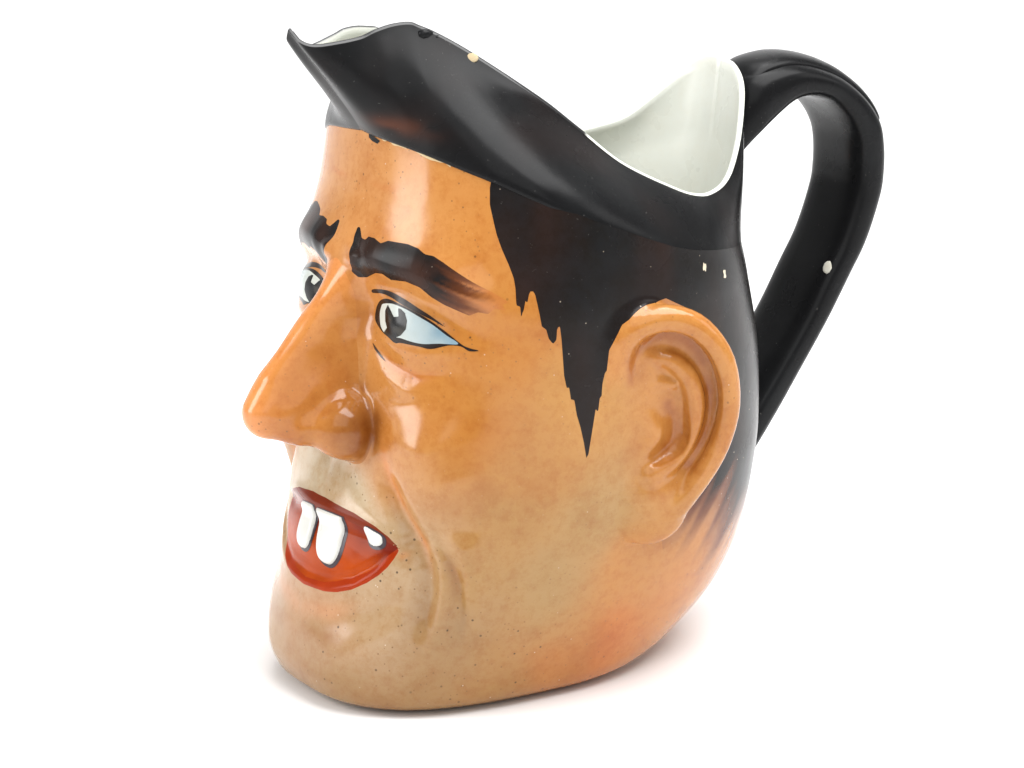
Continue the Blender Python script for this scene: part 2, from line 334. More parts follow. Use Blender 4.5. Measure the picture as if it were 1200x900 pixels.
def lin(r, g, b):
    return np.array([(c/255/12.92 if c/255 <= .04045 else ((c/255+.055)/1.055)**2.4) for c in (r, g, b)])

# ------------------------------------------------------------------ materials
def mat_simple(name, rgb, rough=.3, coat=0.0):
    m = bpy.data.materials.new(name); m.use_nodes = True
    p = m.node_tree.nodes['Principled BSDF']
    p.inputs['Base Color'].default_value = (*rgb, 1); p.inputs['Roughness'].default_value = rough
    p.inputs['Coat Weight'].default_value = coat; p.inputs['Coat Roughness'].default_value = .08
    return m
def glaze(name, rough, mottle, speck=0.0, flat=None, rough_var=.08, dust=0.0, bump=.0, spec=.5, dark=None):
    """painted glaze: colour from the brushed-on pigment attribute (or one flat colour), broken up by
    fine mottling, pin-hole specks and rubbed dust"""
    m = bpy.data.materials.new(name); m.use_nodes = True; nt = m.node_tree; nd = nt.nodes; lk = nt.links
    p = nd['Principled BSDF']
    tc = nd.new('ShaderNodeTexCoord')
    if flat is None:
        at = nd.new('ShaderNodeAttribute'); at.attribute_name = 'glaze'; col = at.outputs['Color']
    else:
        rg = nd.new('ShaderNodeRGB'); rg.outputs[0].default_value = (*flat, 1); col = rg.outputs[0]
    def noise(scale, detail=4, rough=.6):
        n = nd.new('ShaderNodeTexNoise'); n.inputs['Scale'].default_value = scale; n.inputs['Detail'].default_value = detail
        n.inputs['Roughness'].default_value = rough; lk.new(tc.outputs['Object'], n.inputs['Vector']); return n.outputs['Fac']
    def ramp(src, lo, hi, a=0.0, b=1.0):
        r = nd.new('ShaderNodeMapRange'); r.inputs['From Min'].default_value = lo; r.inputs['From Max'].default_value = hi
        r.inputs['To Min'].default_value = a; r.inputs['To Max'].default_value = b; lk.new(src, r.inputs['Value']); return r.outputs['Result']
    def mix(a, b, fac, mode='MIX'):
        x = nd.new('ShaderNodeMix'); x.data_type = 'RGBA'; x.blend_type = mode
        lk.new(a, x.inputs['A'])
        if isinstance(b, tuple): x.inputs['B'].default_value = (*b, 1)
        else: lk.new(b, x.inputs['B'])
        if isinstance(fac, float): x.inputs['Factor'].default_value = fac
        else: lk.new(fac, x.inputs['Factor'])
        return x.outputs['Result']
    if mottle:
        mp = nd.new('ShaderNodeMapping'); mp.inputs['Scale'].default_value = (1, 1, 2.6); lk.new(tc.outputs['Object'], mp.inputs['Vector'])
        nb = nd.new('ShaderNodeTexNoise'); nb.inputs['Scale'].default_value = 60; nb.inputs['Detail'].default_value = 6; nb.inputs['Roughness'].default_value = .7
        lk.new(mp.outputs[0], nb.inputs['Vector'])
        col = mix(col, (.84, .72, .56), ramp(nb.outputs['Fac'], .48, .72, 0, mottle*.55), 'MULTIPLY')        # brush marks
        col = mix(col, (.84, .70, .52), ramp(noise(55, 6, .68), .48, .66, 0, mottle), 'MULTIPLY')
        col = mix(col, (.88, .78, .64), ramp(noise(380, 4, .75), .46, .68, 0, mottle*1.1), 'MULTIPLY')
    if speck:
        bw0 = nd.new('ShaderNodeRGBToBW'); lk.new(col, bw0.inputs[0]); light = ramp(bw0.outputs[0], .05, .15); patchy = ramp(noise(24, 2), .42, .62, .12, 1.0)
        for sc, thr, rgb, off, kp in ((430, .17, (.05, .025, .012), 0.0, .735), (800, .22, (.17, .085, .03), 3.7, .70), (520, .11, (.60, .50, .38), 9.1, .745)):
            v = nd.new('ShaderNodeTexVoronoi'); v.inputs['Scale'].default_value = sc
            ad = nd.new('ShaderNodeVectorMath'); ad.operation = 'ADD'; ad.inputs[1].default_value = (off, off*1.3, off*.7)
            lk.new(tc.outputs['Object'], ad.inputs[0]); lk.new(ad.outputs[0], v.inputs['Vector'])
            dots = ramp(v.outputs['Distance'], thr, thr*.55)
            keep = ramp(v.outputs['Color'], kp, kp+.01)           # only some cells carry a speck
            sep = nd.new('ShaderNodeMath'); sep.operation = 'MULTIPLY'; lk.new(dots, sep.inputs[0]); lk.new(keep, sep.inputs[1])
            m2 = nd.new('ShaderNodeMath'); m2.operation = 'MULTIPLY'; lk.new(sep.outputs[0], m2.inputs[0]); m2.inputs[1].default_value = speck
            for extra in ((patchy, light) if rgb[0] < .3 else (patchy,)):
                m3 = nd.new('ShaderNodeMath'); m3.operation = 'MULTIPLY'; lk.new(m2.outputs[0], m3.inputs[0]); lk.new(extra, m3.inputs[1]); m2 = m3
            col = mix(col, rgb, m2.outputs[0])
    k = None
    if dark is not None:      # dark pigment is duller and collects dust, light glaze is glossier
        bw = nd.new('ShaderNodeRGBToBW'); lk.new(col, bw.inputs[0]); k = ramp(bw.outputs[0], .02, .14)
        lk.new(ramp(k, 0, 1, dark[0], spec), p.inputs['Specular IOR Level'])
    if dust and k is not None:
        f1 = nd.new('ShaderNodeMath'); f1.operation = 'MULTIPLY'; lk.new(ramp(noise(900, 2, .7), .70, .84, 0, dust), f1.inputs[0]); lk.new(ramp(k, 0, 1, 1, 0), f1.inputs[1])
        col = mix(col, (.25, .24, .22), f1.outputs[0])
    elif dust:
        col = mix(col, (.30, .29, .27), ramp(noise(900, 2, .7), .70, .84, 0, dust))
        sm = ramp(noise(28, 4, .6), .45, .75, 0, dust*.30); col = mix(col, (.05, .055, .058), sm)
    p.inputs['Specular IOR Level'].default_value = spec
    lk.new(col, p.inputs['Base Color'])
    rg_ = ramp(noise(45, 4), .3, .7, rough-rough_var, rough+rough_var)
    if k is not None:
        ad2 = nd.new('ShaderNodeMath'); ad2.operation = 'ADD'; lk.new(rg_, ad2.inputs[0]); lk.new(ramp(k, 0, 1, dark[1], 0), ad2.inputs[1]); rg_ = ad2.outputs[0]
    lk.new(rg_, p.inputs['Roughness'])
    if bump:
        bp = nd.new('ShaderNodeBump'); bp.inputs['Strength'].default_value = bump; bp.inputs['Distance'].default_value = .0012
        lk.new(noise(60, 3, .5), bp.inputs['Height']); lk.new(bp.outputs['Normal'], p.inputs['Normal'])
    return m
M_skin = glaze('skin_glaze', .17, .75, speck=.9, bump=.12, spec=.45, dust=.40, dark=(.15, .08), rough_var=.05)
M_paint = glaze('painted_glaze', .21, .15, bump=.08, spec=.30)
M_lip = glaze('lip_glaze', .17, .4, bump=.08, spec=.10)
M_black = M_skin
M_hat = glaze('black_hat_glaze', .27, 0.0, dust=.35, bump=.14, spec=.13)
M_white = glaze('white_glaze', .28, .10, flat=(.66, .67, .63), bump=.06)
M_inside = glaze('inside_glaze', .28, .08, bump=.06)
M_chip = glaze('bare_clay', .8, .3)
M_floor = mat_simple('white_paper', (.9, .9, .9), .9)

# ------------------------------------------------------------------ setting: seamless white sweep
def sweep():
    prof = [(-2.2, 0.0), (.9, 0.0)]
    prof += [(.9+.6*math.sin(a), .6-.6*math.cos(a)) for a in np.linspace(0.1, math.pi/2, 14)]
    prof += [(1.5, 2.2)]
    d = -np.array([toward[0], toward[1]]); d /= np.linalg.norm(d); s = np.array([-d[1], d[0]])
    V = []; F = []
    for i, (t, z) in enumerate(prof):
        for w in (-2.2, 2.2):
            V.append((*(d*t+s*w), z))
        if i: F.append((2*i-2, 2*i-1, 2*i+1, 2*i))
    o = make('tabletop', np.array(V)/U, F, M_floor, None)
    o['kind'] = 'structure'
    return o
sweep()

# ------------------------------------------------------------------ the jug
jug = bpy.data.objects.new('character_jug', None); scene.collection.objects.link(jug)
jug['label'] = 'glazed ceramic jug shaped as a grinning man\'s head with black handle'
jug['category'] = 'jug'


def noise3(P, scale, seed=0):
    Q = P*scale+seed*17.3; I = np.floor(Q).astype(np.int64); f = Q-I; f = f*f*(3-2*f); out = 0
    for dx in (0, 1):
        for dy in (0, 1):
            for dz in (0, 1):
                h = (I[:, 0]+dx)*374761393+(I[:, 1]+dy)*668265263+(I[:, 2]+dz)*2147483647+seed*974711
                h = (h ^ (h >> 13))*1274126177; h = ((h ^ (h >> 16)) & 0xffff)/65535.0
                out = out+h*(f[:, 0] if dx else 1-f[:, 0])*(f[:, 1] if dy else 1-f[:, 1])*(f[:, 2] if dz else 1-f[:, 2])
    return out
def chart(V, mirror=True):
    return np.degrees(np.arctan2(np.abs(V[:, 0]) if mirror else V[:, 0], -V[:, 1])), V[:, 2]
KX = math.radians(1)*4.9
def poly_sd(th, z, poly):
    """signed distance (cm, negative inside) to an outline on the chart"""
    x = th*KX; p = np.array(poly)*[KX, 1]; q = np.roll(p, -1, 0)
    best = np.full(th.shape, 1e9); ins = np.zeros(th.shape, bool)
    for a, b in zip(p, q):
        d = b-a; t = np.clip(((x-a[0])*d[0]+(z-a[1])*d[1])/(d@d+1e-12), 0, 1)
        best = np.minimum(best, (x-a[0]-t*d[0])**2+(z-a[1]-t*d[1])**2)
        c = ((a[1] > z) != (b[1] > z))
        xi = a[0]+(z-a[1])*d[0]/(d[1] if abs(d[1]) > 1e-9 else 1e-9)
        ins ^= c & (x < xi)
    return np.where(ins, -1, 1)*np.sqrt(best)
SKIN = [  # degrees, z, glaze colour
 (12, 13.4, 220, 156, 100), (40, 13.2, 216, 148, 84), (55, 12.2, 214, 144, 76), (0, 11.6, 222, 154, 94), (30, 12.2, 220, 154, 92),
 (62, 10, 206, 134, 58), (42, 8.6, 206, 136, 64), (55, 7.2, 198, 126, 52), (36, 7.4, 212, 150, 90), (66, 6.4, 196, 138, 74),
 (62, 5.2, 192, 142, 82), (54, 4.0, 188, 144, 90), (45, 2.0, 180, 140, 92), (75, 3.6, 188, 150, 102), (85, 5, 192, 152, 100), (80, 8, 206, 148, 78),
 (100, 3.5, 210, 144, 76), (128, 2.2, 214, 140, 66), (150, 3, 216, 144, 74), (82, 1, 204, 134, 68), (105, 1.4, 216, 132, 64), (58, .9, 186, 136, 80),
 (4, 5.9, 204, 188, 160), (20, 5.6, 202, 184, 152), (30, 4.9, 200, 174, 138), (37, 3.8, 196, 164, 126), (26, 2.8, 194, 160, 122), (8, 1.7, 190, 154, 116),
 (14, .5, 176, 136, 88), (38, .5, 178, 134, 82), (8, 2.5, 200, 152, 108), (30, 6.2, 210, 142, 76), (25, 7.0, 204, 132, 62), (12, 10.4, 212, 140, 76), (22, 9.3, 214, 148, 88)]
SKIN_P = np.array([(a*KX, b) for a, b, *_ in SKIN]); SKIN_C = np.array([lin(*c) for _, _, *c in SKIN])*np.where(np.array([q[1] for q in SKIN]) < 5.3, .80, .83)[:, None]*np.array([(1.0, .98, .82) if q[1] > 6.1 or q[0] > 52 else (1.0, 1.0, .98) for q in SKIN])
def skin_col(V):
    th, z = chart(V); th = th+(noise3(V, .8, 3)-.5)*9; z = z+(noise3(V, .9, 4)-.5)*.9
    d = (th[:, None]*KX-SKIN_P[None, :, 0])**2+(z[:, None]-SKIN_P[None, :, 1])**2
    w = 1/(d+.35)**1.7; c = (w@SKIN_C)/w.sum(1)[:, None]
    # brushed-on darker tint in the folds; the nose wing also carries painted crease shading
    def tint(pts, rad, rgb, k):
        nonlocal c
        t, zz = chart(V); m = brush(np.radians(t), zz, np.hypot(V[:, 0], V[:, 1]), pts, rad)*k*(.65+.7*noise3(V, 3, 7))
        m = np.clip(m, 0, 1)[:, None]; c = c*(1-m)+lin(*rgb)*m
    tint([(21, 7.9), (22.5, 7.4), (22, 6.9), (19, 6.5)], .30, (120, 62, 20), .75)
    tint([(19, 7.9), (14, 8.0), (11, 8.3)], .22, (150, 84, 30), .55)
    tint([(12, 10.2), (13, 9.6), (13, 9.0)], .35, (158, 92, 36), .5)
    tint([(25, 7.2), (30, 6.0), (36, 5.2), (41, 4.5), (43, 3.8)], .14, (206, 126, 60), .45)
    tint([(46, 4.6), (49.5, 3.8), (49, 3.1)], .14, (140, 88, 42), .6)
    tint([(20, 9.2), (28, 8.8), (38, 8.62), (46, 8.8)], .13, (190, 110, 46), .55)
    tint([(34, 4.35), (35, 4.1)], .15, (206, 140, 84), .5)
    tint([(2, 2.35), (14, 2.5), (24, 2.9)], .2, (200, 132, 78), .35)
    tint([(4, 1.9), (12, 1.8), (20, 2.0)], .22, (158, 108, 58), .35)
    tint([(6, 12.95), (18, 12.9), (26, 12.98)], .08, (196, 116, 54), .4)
    return c
def nose_col(V):
    c = np.tile(lin(190, 126, 62), (len(V), 1)); x, y, z = np.abs(V[:, 0]), V[:, 1], V[:, 2]
    def mix(m, rgb):
        nonlocal c
        m = np.clip(m, 0, 1)[:, None]; c = c*(1-m)+lin(*rgb)*m
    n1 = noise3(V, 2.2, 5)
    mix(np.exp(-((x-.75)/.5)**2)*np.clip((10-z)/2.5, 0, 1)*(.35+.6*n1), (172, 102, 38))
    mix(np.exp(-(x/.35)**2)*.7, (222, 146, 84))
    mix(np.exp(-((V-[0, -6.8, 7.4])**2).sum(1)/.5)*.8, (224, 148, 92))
    mix(np.exp(-((x-1.65)**2+(y+4.5)**2*.5+(z-7.15)**2*.6)/.36)*(.7+.6*n1), (112, 58, 18))  # nose wing: dark brown pigment with some crease shading painted in
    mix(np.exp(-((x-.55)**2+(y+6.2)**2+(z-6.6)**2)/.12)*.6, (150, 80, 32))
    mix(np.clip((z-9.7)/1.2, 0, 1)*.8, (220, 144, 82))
    return c
GL = .87
BLACK = lin(24, 24, 25); WARM = lin(66, 38, 26)

V, Nn, T = grid_mesh(head_f, (-8, -7.6, -.2), (8, 8.0, 15.2), H)
th = np.degrees(np.arctan2(np.abs(V[:, 0]), -V[:, 1]))
(V, Nn, T), _ = clip(V, Nn, T, V[:, 2]-z_band(th)-.12)
def lobes(V):
    return V[:, 0].copy(), V[:, 1].copy(), V[:, 2].copy()
# ears
g = np.where((np.abs(V[:, 0]) > 3) & (np.abs(V[:, 1]-1.5) < 4), ear_f(*lobes(V))-body_f(*lobes(V))+.03, 1.0)
u_, v_, w_ = ear_uvw(*lobes(V)); g = np.where(w_ > -.95, np.minimum(g, poly_sd(u_/KX, v_, [(a/KX, b) for a, b in EAR_LINE])), g)
E_, (V, Nn, T) = clip(V, Nn, T, g)
for side in (1, -1):
    v, n_, t = E_; (v, n_, t), _ = clip(v, n_, t, -side*v[:, 0])
    c = skin_col(v); u_, v_, w_ = ear_uvw(*lobes(v))
    z0_ = np.zeros(len(u_))
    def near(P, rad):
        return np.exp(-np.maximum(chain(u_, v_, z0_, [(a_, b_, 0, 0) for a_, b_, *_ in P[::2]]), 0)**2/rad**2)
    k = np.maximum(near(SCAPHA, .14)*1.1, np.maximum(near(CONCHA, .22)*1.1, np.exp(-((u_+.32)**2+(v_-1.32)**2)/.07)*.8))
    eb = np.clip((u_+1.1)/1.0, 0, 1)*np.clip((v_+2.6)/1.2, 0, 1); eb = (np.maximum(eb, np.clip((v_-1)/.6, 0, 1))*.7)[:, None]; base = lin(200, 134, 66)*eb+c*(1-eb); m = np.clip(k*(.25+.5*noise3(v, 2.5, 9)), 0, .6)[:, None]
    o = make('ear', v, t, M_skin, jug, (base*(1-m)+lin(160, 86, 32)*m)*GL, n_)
# nose
g = np.where((V[:, 1] < -3) & (V[:, 2] < 12) & (V[:, 2] > 5), nose_f(*lobes(V))-body_f(*lobes(V))-.02, 1.0)
(v, n_, t), (V, Nn, T) = clip(V, Nn, T, g)
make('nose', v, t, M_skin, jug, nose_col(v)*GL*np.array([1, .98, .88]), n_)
# hair of the temples and nape
t_, z_ = chart(V)
hair_line = PAINT['hairline']+[(97, 8.2), (108, 5.0), (114, 3.6), (132, 2.6), (181, 2.0), (181, 16), (59.2, 16)]
HAIR, (V, Nn, T) = clip(V, Nn, T, poly_sd(t_, z_, hair_line))
v, n_, t = HAIR; ht, hz = chart(v)
q_ = .87*(ht-110)*.105-.5*hz; zz_ = ht*0
st = noise3(np.stack([q_*1.5, hz*.12, zz_], 1), 1.0, 2)*.6+noise3(np.stack([q_*4.5, hz*.2, zz_], 1), 1.0, 6)*.4
fade = np.clip((hz-(4.6-.02*(ht-110))+(st-.5)*2.8)/2.2+.5, 0, 1)
fade = np.where(ht < 105, 1, fade)
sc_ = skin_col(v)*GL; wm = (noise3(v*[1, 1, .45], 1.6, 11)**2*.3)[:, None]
blk = BLACK*(1-wm)+WARM*wm; f_ = (fade**1.3)[:, None]
brown = lin(110, 62, 34)
hc = np.where(f_ < .5, sc_*(1-2*f_)+brown*2*f_, brown*(2-2*f_)+blk*(2*f_-1))
make('hair', v, t, M_black, jug, hc, n_)
# eyebrows
t_, z_ = chart(V)
far_brow = [(a, b+(.22*math.exp(-((a-34)/15)**2) if b > 11.0 and a > 12 else 0)) for a, b in PAINT['brow']]
BR, (V, Nn, T) = clip(V, Nn, T, np.where(V[:, 0] > 0, poly_sd(t_, z_, PAINT['brow']), poly_sd(t_, z_, far_brow)))
for side in (1, -1):
    v, n_, t = BR; (v, n_, t), _ = clip(v, n_, t, -side*v[:, 0])
    bt, bz = chart(v); r_ = bz+.030*(bt-40)
    st = noise3(np.stack([r_*9, bt*.05, bt*0], 1), 1.0, 8)*.6+noise3(np.stack([r_*22, bt*.12, bt*0], 1), 1.0, 12)*.4
    k = np.clip((bt-44)/15+(st-.5)*.9, 0, 1)[:, None]; wm = (np.clip(noise3(v, 2.0, 10)-.2, 0, 1)*1.0)[:, None]
    c = BLACK*(1-wm)+WARM*wm; b2 = lin(96, 52, 26)
    c = np.where(k < .5, c*(1-2*k)+b2*2*k, b2*(2-2*k)+lin(190, 118, 56)*GL*(2*k-1))
    make('eyebrow', v, t, M_skin, jug, c, n_)
# mouth
t_, z_ = chart(V)
lip_bot = [(0, 4.79), (7, 4.81), (14, 4.79), (21, 4.70), (27, 4.57), (31.5, 4.45), (33.4, 4.41)]
lip_top = [(0, 5.13), (4, 5.14)]+PAINT['lip_top'][4:]
LIP, (V, Nn, T) = clip(V, Nn, T, poly_sd(np.where(V[:, 0] < 0, t_*1.3, t_), z_, lip_top+lip_bot[::-1]))
v, n_, t = LIP; make('upper_lip', v, t, M_lip, jug, np.tile(lin(112, 42, 20), (len(v), 1))*(.8+.4*noise3(v, 2, 1))[:, None], n_)
t_, z_ = chart(V)
low = [(33.4, 4.41)]+PAINT['mouth_low'][1:]+[(0, 2.88)]; ridge = PAINT['mouth_ridge']+[(0, 3.06)]
TON, (V, Nn, T) = clip(V, Nn, T, poly_sd(np.where(V[:, 0] < 0, t_*1.3, t_), z_, lip_bot+[(33, 4.4)]+ridge))
v, n_, t = TON; tt, tz = chart(v); k = np.clip(.45+.7*noise3(v, 1.6, 3)-.75*np.clip((tz-3.7)/.9, 0, 1), 0, 1)[:, None]
make('tongue', v, t, M_lip, jug, (lin(116, 28, 6)*(1-k)+lin(182, 72, 10)*k)*.85, n_)
t_, z_ = chart(V)
LL, (V, Nn, T) = clip(V, Nn, T, poly_sd(np.where(V[:, 0] < 0, t_*1.3, t_), z_, [(33.4, 4.41)]+low[1:]+ridge[::-1]))
v, n_, t = LL; k = noise3(v, 2, 4)[:, None]
make('lower_lip', v, t, M_lip, jug, lin(136, 38, 10)*(1-k)+lin(166, 56, 12)*k, n_)
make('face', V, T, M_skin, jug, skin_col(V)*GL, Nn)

# thin painted or moulded patches that follow the surface of the head
def patch(name, polys, side, mat, parent, col, lift=.006, res=.02, dome=0.0, edge=.12, holes=()):
    p = np.concatenate([np.array(q) for q in polys])
    a0, a1 = p[:, 0].min()-.5, p[:, 0].max()+.5; z0, z1 = p[:, 1].min()-.04, p[:, 1].max()+.04
    na = max(8, int((a1-a0)*KX/res)); nz = max(8, int((z1-z0)/res))
    A, Z = np.meshgrid(np.linspace(a0, a1, na), np.linspace(z0, z1, nz), indexing='ij'); A = A.ravel(); Z = Z.ravel()
    sx, cx = np.sin(np.radians(A))*side, np.cos(np.radians(A)); r = np.full(A.shape, 8.5)
    for _ in range(60):
        f = head_f(sx*r, -cx*r, Z.copy()); r -= np.clip(f, -.3, .4)*.75
    P = np.stack([sx*r, -cx*r, Z], 1); f, g_ = grad(head_f, P); Nr = g_/(np.linalg.norm(g_, axis=1)[:, None]+1e-9)
    i, j = np.meshgrid(np.arange(na-1), np.arange(nz-1), indexing='ij'); b = (i*nz+j).ravel()
    Q = np.stack([b, b+nz, b+nz+1, b+1], 1)
    if side < 0: Q = Q[:, ::-1]
    Tt = np.concatenate([Q[:, [0, 1, 2]], Q[:, [0, 2, 3]]])
    sd = np.min([poly_sd(A, Z, q) for q in polys], 0)
    for hq in holes: sd = np.maximum(sd, -poly_sd(A, Z, hq))
    if dome:
        k = np.clip(-sd/edge, 0, 1); P = P+Nr*(dome*np.sqrt(1-(1-k)**2)-.004)[:, None]
        (v, n_, t), _ = clip(P, Nr, Tt, sd-.001); n_ = None
    else:
        P = P+Nr*lift; (v, n_, t), _ = clip(P, Nr, Tt, sd)
    cc = col(v) if callable(col) else np.tile(col, (len(v), 1))
    return make(name, v, t, mat, parent, cc, n_)
def closed(p):
    P = list(p); return catmull([P[-1]]+P+P[:2], 5)[5:-5].tolist()
def sclera_col(v):
    t, z = chart(v); k = np.clip((t-26)/16, 0, 1)[:, None]*(.6+.5*noise3(v, 3, 2))[:, None]
    return lin(196, 200, 192)*(1-k)+lin(128, 152, 164)*k
def iris_col(v):
    k = (np.clip(noise3(v, 5, 5)-.35, 0, 1))[:, None]; return BLACK*.7*(1-k)+lin(70, 66, 58)*k
for side in (1, -1):
    eye = patch('eye', [closed(PAINT['sclera'])], side, M_paint, jug, sclera_col, lift=.010)
    patch('eyelid_line', [closed(PAINT['eye_outline'])], side, M_paint, eye, lin(34, 24, 20), lift=.006)
    patch('iris', [PAINT['iris'] if side > 0 else [(a-5, b) for a, b in PAINT['iris']]], side, M_paint, eye, iris_col, lift=.014)
    patch('eyelid_crease', [closed(PAINT['lid_crease'])], side, M_paint, jug, lin(40, 28, 22), lift=.006)
    patch('under_eye_line', [PAINT['under_eye_line']], side, M_paint, jug, lin(62, 44, 34), lift=.006)
tooth_a = [(1.0, 4.78), (1.6, 4.83), (6, 4.84), (11.8, 4.83), (12.6, 4.78), (13.0, 4.45), (13.0, 4.1), (12.3, 3.82), (10.5, 3.62), (8, 3.58), (5.2, 3.66), (3.4, 3.9), (2.0, 4.3)]
tooth_b = [(-1.4, 4.78), (-2.2, 4.83), (-6, 4.80), (-9.6, 4.74), (-10.2, 4.66), (-9.7, 4.3), (-8.8, 3.95), (-7, 3.74), (-4.2, 3.68), (-1.8, 3.76), (-.7, 3.98), (-1.0, 4.4)]
tooth_c = [(21.5, 4.76), (24.5, 4.71), (27.6, 4.62), (27.6, 4.42), (25.5, 4.32), (23, 4.34), (21.6, 4.5)]
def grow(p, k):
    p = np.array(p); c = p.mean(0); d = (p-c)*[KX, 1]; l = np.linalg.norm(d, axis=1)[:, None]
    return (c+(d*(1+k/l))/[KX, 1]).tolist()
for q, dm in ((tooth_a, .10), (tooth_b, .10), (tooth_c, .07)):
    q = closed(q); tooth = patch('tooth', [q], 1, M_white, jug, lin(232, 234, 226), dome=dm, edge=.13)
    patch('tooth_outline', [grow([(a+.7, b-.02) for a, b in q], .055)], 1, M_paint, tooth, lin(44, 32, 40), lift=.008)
ce = np.linspace(14, 46, 40); cw = np.clip(noise3(np.stack([ce*.35, ce*0, ce*0], 1), 1, 2)*.16-.045, .004, 1)
patch('chipped_edge', [[(a, float(z_band(a))+.02) for a in ce]+[(a, float(z_band(a))-.015-w) for a, w in zip(ce[::-1], cw[::-1])]], 1, M_chip, jug, lin(206, 186, 146), lift=.012, res=.012)
patch('dark_drip', [[(5, float(z_band(5))+.05), (7.5, 14.08), (13, 13.98), (11.5, 13.9), (8, 13.93), (5.5, 14.0)]], 1, M_paint, jug, BLACK, lift=.012, res=.012)
for q in ('chip_a', 'chip_b'):
    c0 = np.array(PAINT[q]).mean(0); sd_ = 1 if q == 'chip_a' else 4
    cp = np.array([c0+np.array([math.cos(a)*.055/KX, math.sin(a)*.10])*(.6+.8*abs(math.sin(sd_*2.3+k*1.9))) for k, a in enumerate(np.linspace(0, 2*math.pi, 11)[:-1])])
    patch('glaze_chip', [closed(cp.tolist())], 1, M_chip, jug, lin(214, 206, 186), lift=.010)

# hat: lofted from the band line to the rim, then over the lip and down inside
def hat_rings():
    n = 240; t = np.linspace(0, len(RIM)-1, n)
    K = catmull(RIM, 24); t0 = np.linspace(0, len(RIM)-1, len(K))
    R = np.stack([np.interp(t, t0, K[:, j]) for j in range(4)], 1)
    far = R[-2:0:-1].copy(); far[:, 1] *= -1
    far[:, 3] += .55*np.exp(-((far[:, 0]-142)/24)**2)-.20*np.exp(-((far[:, 0]-18)/9)**2)-.32*np.exp(-((far[:, 0]-44)/12)**2)
    ang = np.concatenate([R[:, 0], far[:, 0]]); P3 = np.concatenate([R[:, 1:], far[:, 1:]])
    sg = np.concatenate([np.ones(len(R)), -np.ones(len(far))])
    a = np.radians(ang); zb = z_band(ang)
    rb = base_radius(np.cos(a), np.sin(a), zb)+.05-.06*np.clip((ang-58)/20, 0, 1)
    out = np.stack([np.sin(a)*sg, -np.cos(a), 0*a], 1)
    P0 = out*rb[:, None]; P0[:, 2] = zb
    return ang, out, P0, P3
ang, hout, P0, P3 = hat_rings()
upv = np.array([0, 0, 1.0]); dz = (P3-P0)[:, 2:3]
front = np.exp(-(ang/36)**2)[:, None]; back = np.exp(-((ang-180)/30)**2)[:, None]; side = np.clip(1-front-back, 0, 1)
P1 = P0+front*((P3-P0)*.33-hout*.12)+back*(P3-P0)*.33+side*(hout*(.02+.06*np.exp(-((ang-60)/25)**2)-.20*np.clip((ang-90)/35, 0, 1))[:, None]+upv*dz*.36)
P2 = P3-front*((P3-P0)*.33+hout*.0)-back*(P3-P0)*.33+side*(hout*.45-upv*dz*.25)
rows = [P0-hout*.12-upv*.02, P0-hout*.03-upv*.03]
for s in np.linspace(0, 1, 40):
    rows.append((1-s)**3*P0+3*s*(1-s)**2*P1+3*s*s*(1-s)*P2+s**3*P3)
# inward direction at the rim
tang = np.roll(P3, -1, 0)-np.roll(P3, 1, 0); tang[:, 2] = 0; tang /= np.linalg.norm(tang, axis=1)[:, None]
inw = np.stack([-tang[:, 1], tang[:, 0], 0*tang[:, 0]], 1)
cen = np.stack([0*P3[:, 0], np.clip(P3[:, 1], -1, 3), 0*P3[:, 0]], 1)
sgn = np.sign(((cen-P3)*inw).sum(1)); inw *= np.where(sgn == 0, 1, sgn)[:, None]
w_in = np.minimum(.15, .35*np.abs(P3[:, :1])+.12)
n = len(P3)
def loft(rows):
    R = np.array(rows); m = len(R); V = R.reshape(-1, 3); i = np.arange(n); j = (i+1) % n
    F = np.concatenate([np.stack([k*n+i, k*n+j, (k+1)*n+j, (k+1)*n+i], 1) for k in range(m-1)])
    return V, F
Vh, Fh = loft(rows); ha = np.tile(ang, len(rows)); hr = np.repeat(np.arange(len(rows)), n)
hw_ = np.clip(noise3(Vh, 1.0, 21)-.45, 0, 1)[:, None]*.2; hcol = BLACK*.75*(1-hw_)+WARM*.8*hw_
smear = np.exp(-((ha-24)/14)**2-((hr-9-(ha-24)*.05)/3.2)**2)*(Vh[:, 0] > 0)*np.clip(noise3(Vh*[1, 1, 2.5], 1.6, 23)*1.6-.15, 0, 1)
hcol = hcol*(1-smear[:, None]*.4)+lin(112, 58, 30)*smear[:, None]*.4
make('hat', Vh, Fh, M_hat, jug, hcol)
irows = [P3]
for s in (.25, .5, .75, 1.0):
    irows.append(P3+inw*w_in*s+upv*.06*math.sin(math.pi*s))
for s in np.linspace(0, 1, 24)[1:]:
    q = rows[2:][::-1]; k0 = min(int(s*39), 38); src = q[k0]*(1-(s*39-k0))+q[k0+1]*(s*39-k0)
    irows.append(src+(inw*(1-s)-hout*s)*np.maximum(w_in, .35*s)-upv*.05)
for zz in (9, 6, 3, 1.2, .7):
    a = np.radians(ang); rr = base_radius(np.cos(a), np.sin(a), np.full(n, float(zz)))-.45
    if zz < 1: rr *= .02
    q = hout*rr[:, None]; q[:, 2] = zz; irows.append(q)
Vi, Fi = loft(irows); ic = np.tile(lin(220, 222, 213), (len(Vi), 1)); aa = np.tile(ang, len(irows)); rw = np.repeat(np.arange(len(irows)), n)
ic[(aa < 88+6*noise3(Vi, 2, 3)) & (rw <= 3)] = BLACK      # the dark glaze runs over the lip at the spout
make('interior', Vi, Fi[:, ::-1], M_inside, jug, ic)

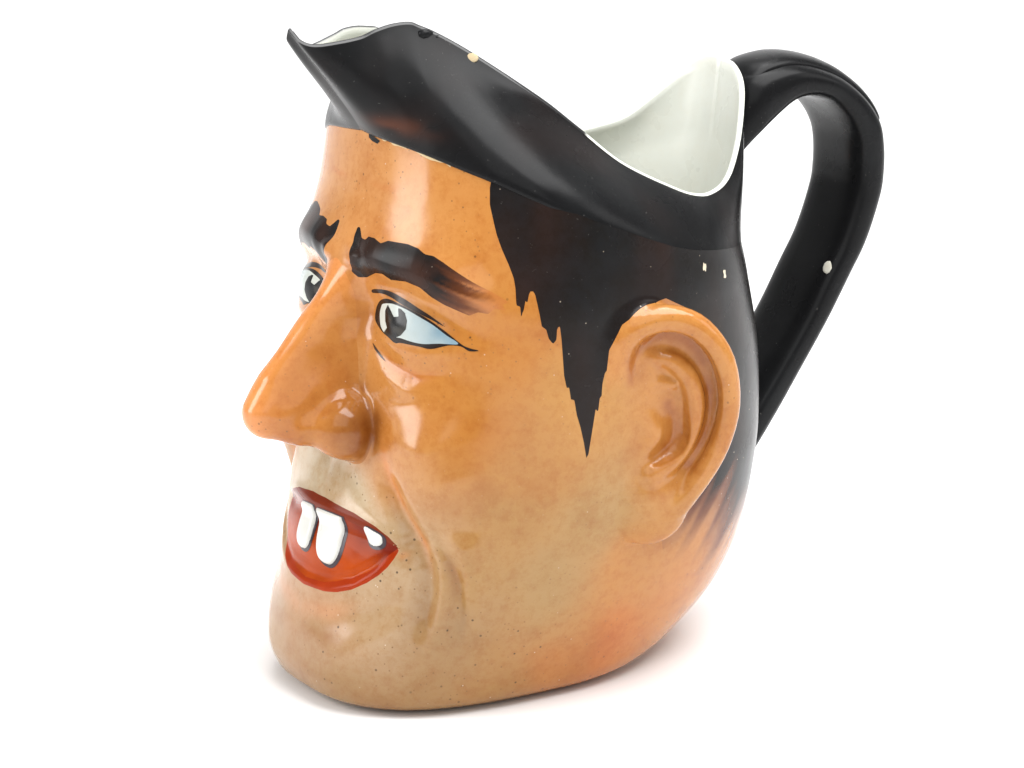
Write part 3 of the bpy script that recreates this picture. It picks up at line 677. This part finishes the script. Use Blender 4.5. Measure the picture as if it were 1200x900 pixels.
# handle: strap swept along the mid plane
HO = [(7.02, 14.3), (7.5, 14.68), (8.2, 14.85), (8.84, 14.87), (9.6, 14.7), (10.4, 14.35), (11.18, 13.78), (11.72, 13.1), (11.9, 12.4), (11.92, 11.7), (11.82, 11.04), (11.4, 9.9), (10.88, 9.02), (10.15, 7.85), (9.25, 6.55), (8.45, 5.4), (7.6, 4.3), (6.6, 3.2)]
HI = [(6.62, 11.8), (7.35, 12.7), (8.06, 13.33), (8.74, 13.79), (9.35, 13.9), (9.9, 13.75), (10.4, 13.3), (10.7, 12.8), (10.8, 12.3), (10.8, 11.7), (10.7, 11.1), (10.28, 10.0), (9.75, 9.1), (9.1, 8.0), (8.35, 6.95), (7.65, 6.05), (6.9, 5.1), (6.0, 4.1)]
def handle():
    o = catmull(HO, 8); i_ = catmull(HI, 8); m = len(o); k = 36; V = []
    for s in range(m):
        hw = 1.2-.4*max(0, 1-s/12)**1.5
        c = (o[s]+i_[s])/2; d = (o[s]-i_[s])/2
        for q in range(k):
            a = 2*math.pi*q/k; ca, sa = math.cos(a), math.sin(a)
            e = .55 if ca < 0 else .8
            du = math.copysign(abs(ca)**e, ca); dx = math.copysign(abs(sa)**.6, sa)*hw
            V.append((dx, c[0]+d[0]*du, c[1]+d[1]*du))
    i = np.arange(k); j = (i+1) % k
    F = np.concatenate([np.stack([r*k+i, r*k+j, (r+1)*k+j, (r+1)*k+i], 1) for r in range(m-1)])
    return np.array(V), F
def thumb_ridge():
    """raised rib along the top of the strap that ends in a thumb stop"""
    o = catmull([(7.45, 14.35), (7.8, 14.62), (8.2, 14.75), (8.84, 14.8), (9.6, 14.65), (10.4, 14.3), (11.15, 13.75), (11.62, 13.15), (11.74, 12.6)], 8)
    k = 24; V = []; m = len(o); tg = np.gradient(o, axis=0); tg /= np.linalg.norm(tg, axis=1)[:, None]; nr = np.stack([-tg[:, 1], tg[:, 0]], 1)
    for s_ in range(m):
        e = min(1.0, math.sqrt(max(0.0, (m-1-s_)/7.0)))
        for q in range(k):
            a = 2*math.pi*q/k; h = math.cos(a)*.30*e-.02; V.append((math.sin(a)*.86*max(e, .02), o[s_, 0]+nr[s_, 0]*h, o[s_, 1]+nr[s_, 1]*h))
    i = np.arange(k); j = (i+1) % k
    return np.array(V), np.concatenate([np.stack([r*k+i, r*k+j, (r+1)*k+j, (r+1)*k+i], 1) for r in range(m-1)])
Vr, Fr = thumb_ridge(); 
Vq, Fq = handle(); hd = make('handle', Vq, Fq, M_hat, jug, np.tile(BLACK*.75, (len(Vq), 1))); make('thumb_rest', Vr, Fr, M_hat, hd, np.tile(BLACK*.75, (len(Vr), 1)))

# small damages: chipped rim, a lump of glaze, a bare fleck on the handle
def fleck(name, c, r, mat, parent, rgb, seed, nrm=None):
    k = 10; V = []; F = []
    for i in range(7):
        a = math.pi*i/6
        for j in range(k):
            b = 2*math.pi*j/k; V.append((math.sin(a)*math.cos(b), math.sin(a)*math.sin(b), math.cos(a)))
    V = np.array(V); V *= (.75+.5*noise3(V, 1.7, seed))[:, None]; V = V*np.array(r)
    if nrm is not None:                       # lie flat on a surface with this normal
        w = np.array(nrm)/np.linalg.norm(nrm); b_ = np.array([0, 0, 1.0])-w*w[2]; b_ /= np.linalg.norm(b_); V = V[:, :1]*np.cross(b_, w)+V[:, 1:2]*b_+V[:, 2:]*w
    V = V+np.array(c)
    for i in range(6):
        for j in range(k): F.append((i*k+j, i*k+(j+1) % k, (i+1)*k+(j+1) % k, (i+1)*k+j))
    return make(name, V, F, mat, parent, np.tile(rgb, (len(V), 1)))
fleck('rim_chip', (1.84, -1.64, 15.95), (.15, .13, .03), M_chip, jug, lin(190, 172, 138), 3, (.72, -.5, .45))
fleck('glaze_lump', (1.12, -2.47, 16.50), (.13, .22, .14), M_hat, jug, BLACK, 5)
fleck('glaze_lump', (1.24, -2.22, 16.40), (.08, .12, .09), M_hat, jug, BLACK, 6)
fleck('glaze_chip', (.972, 9.958, 9.27), (.13, .19, .02), M_chip, hd, lin(190, 188, 176), 8, (.364, -.79, .493))
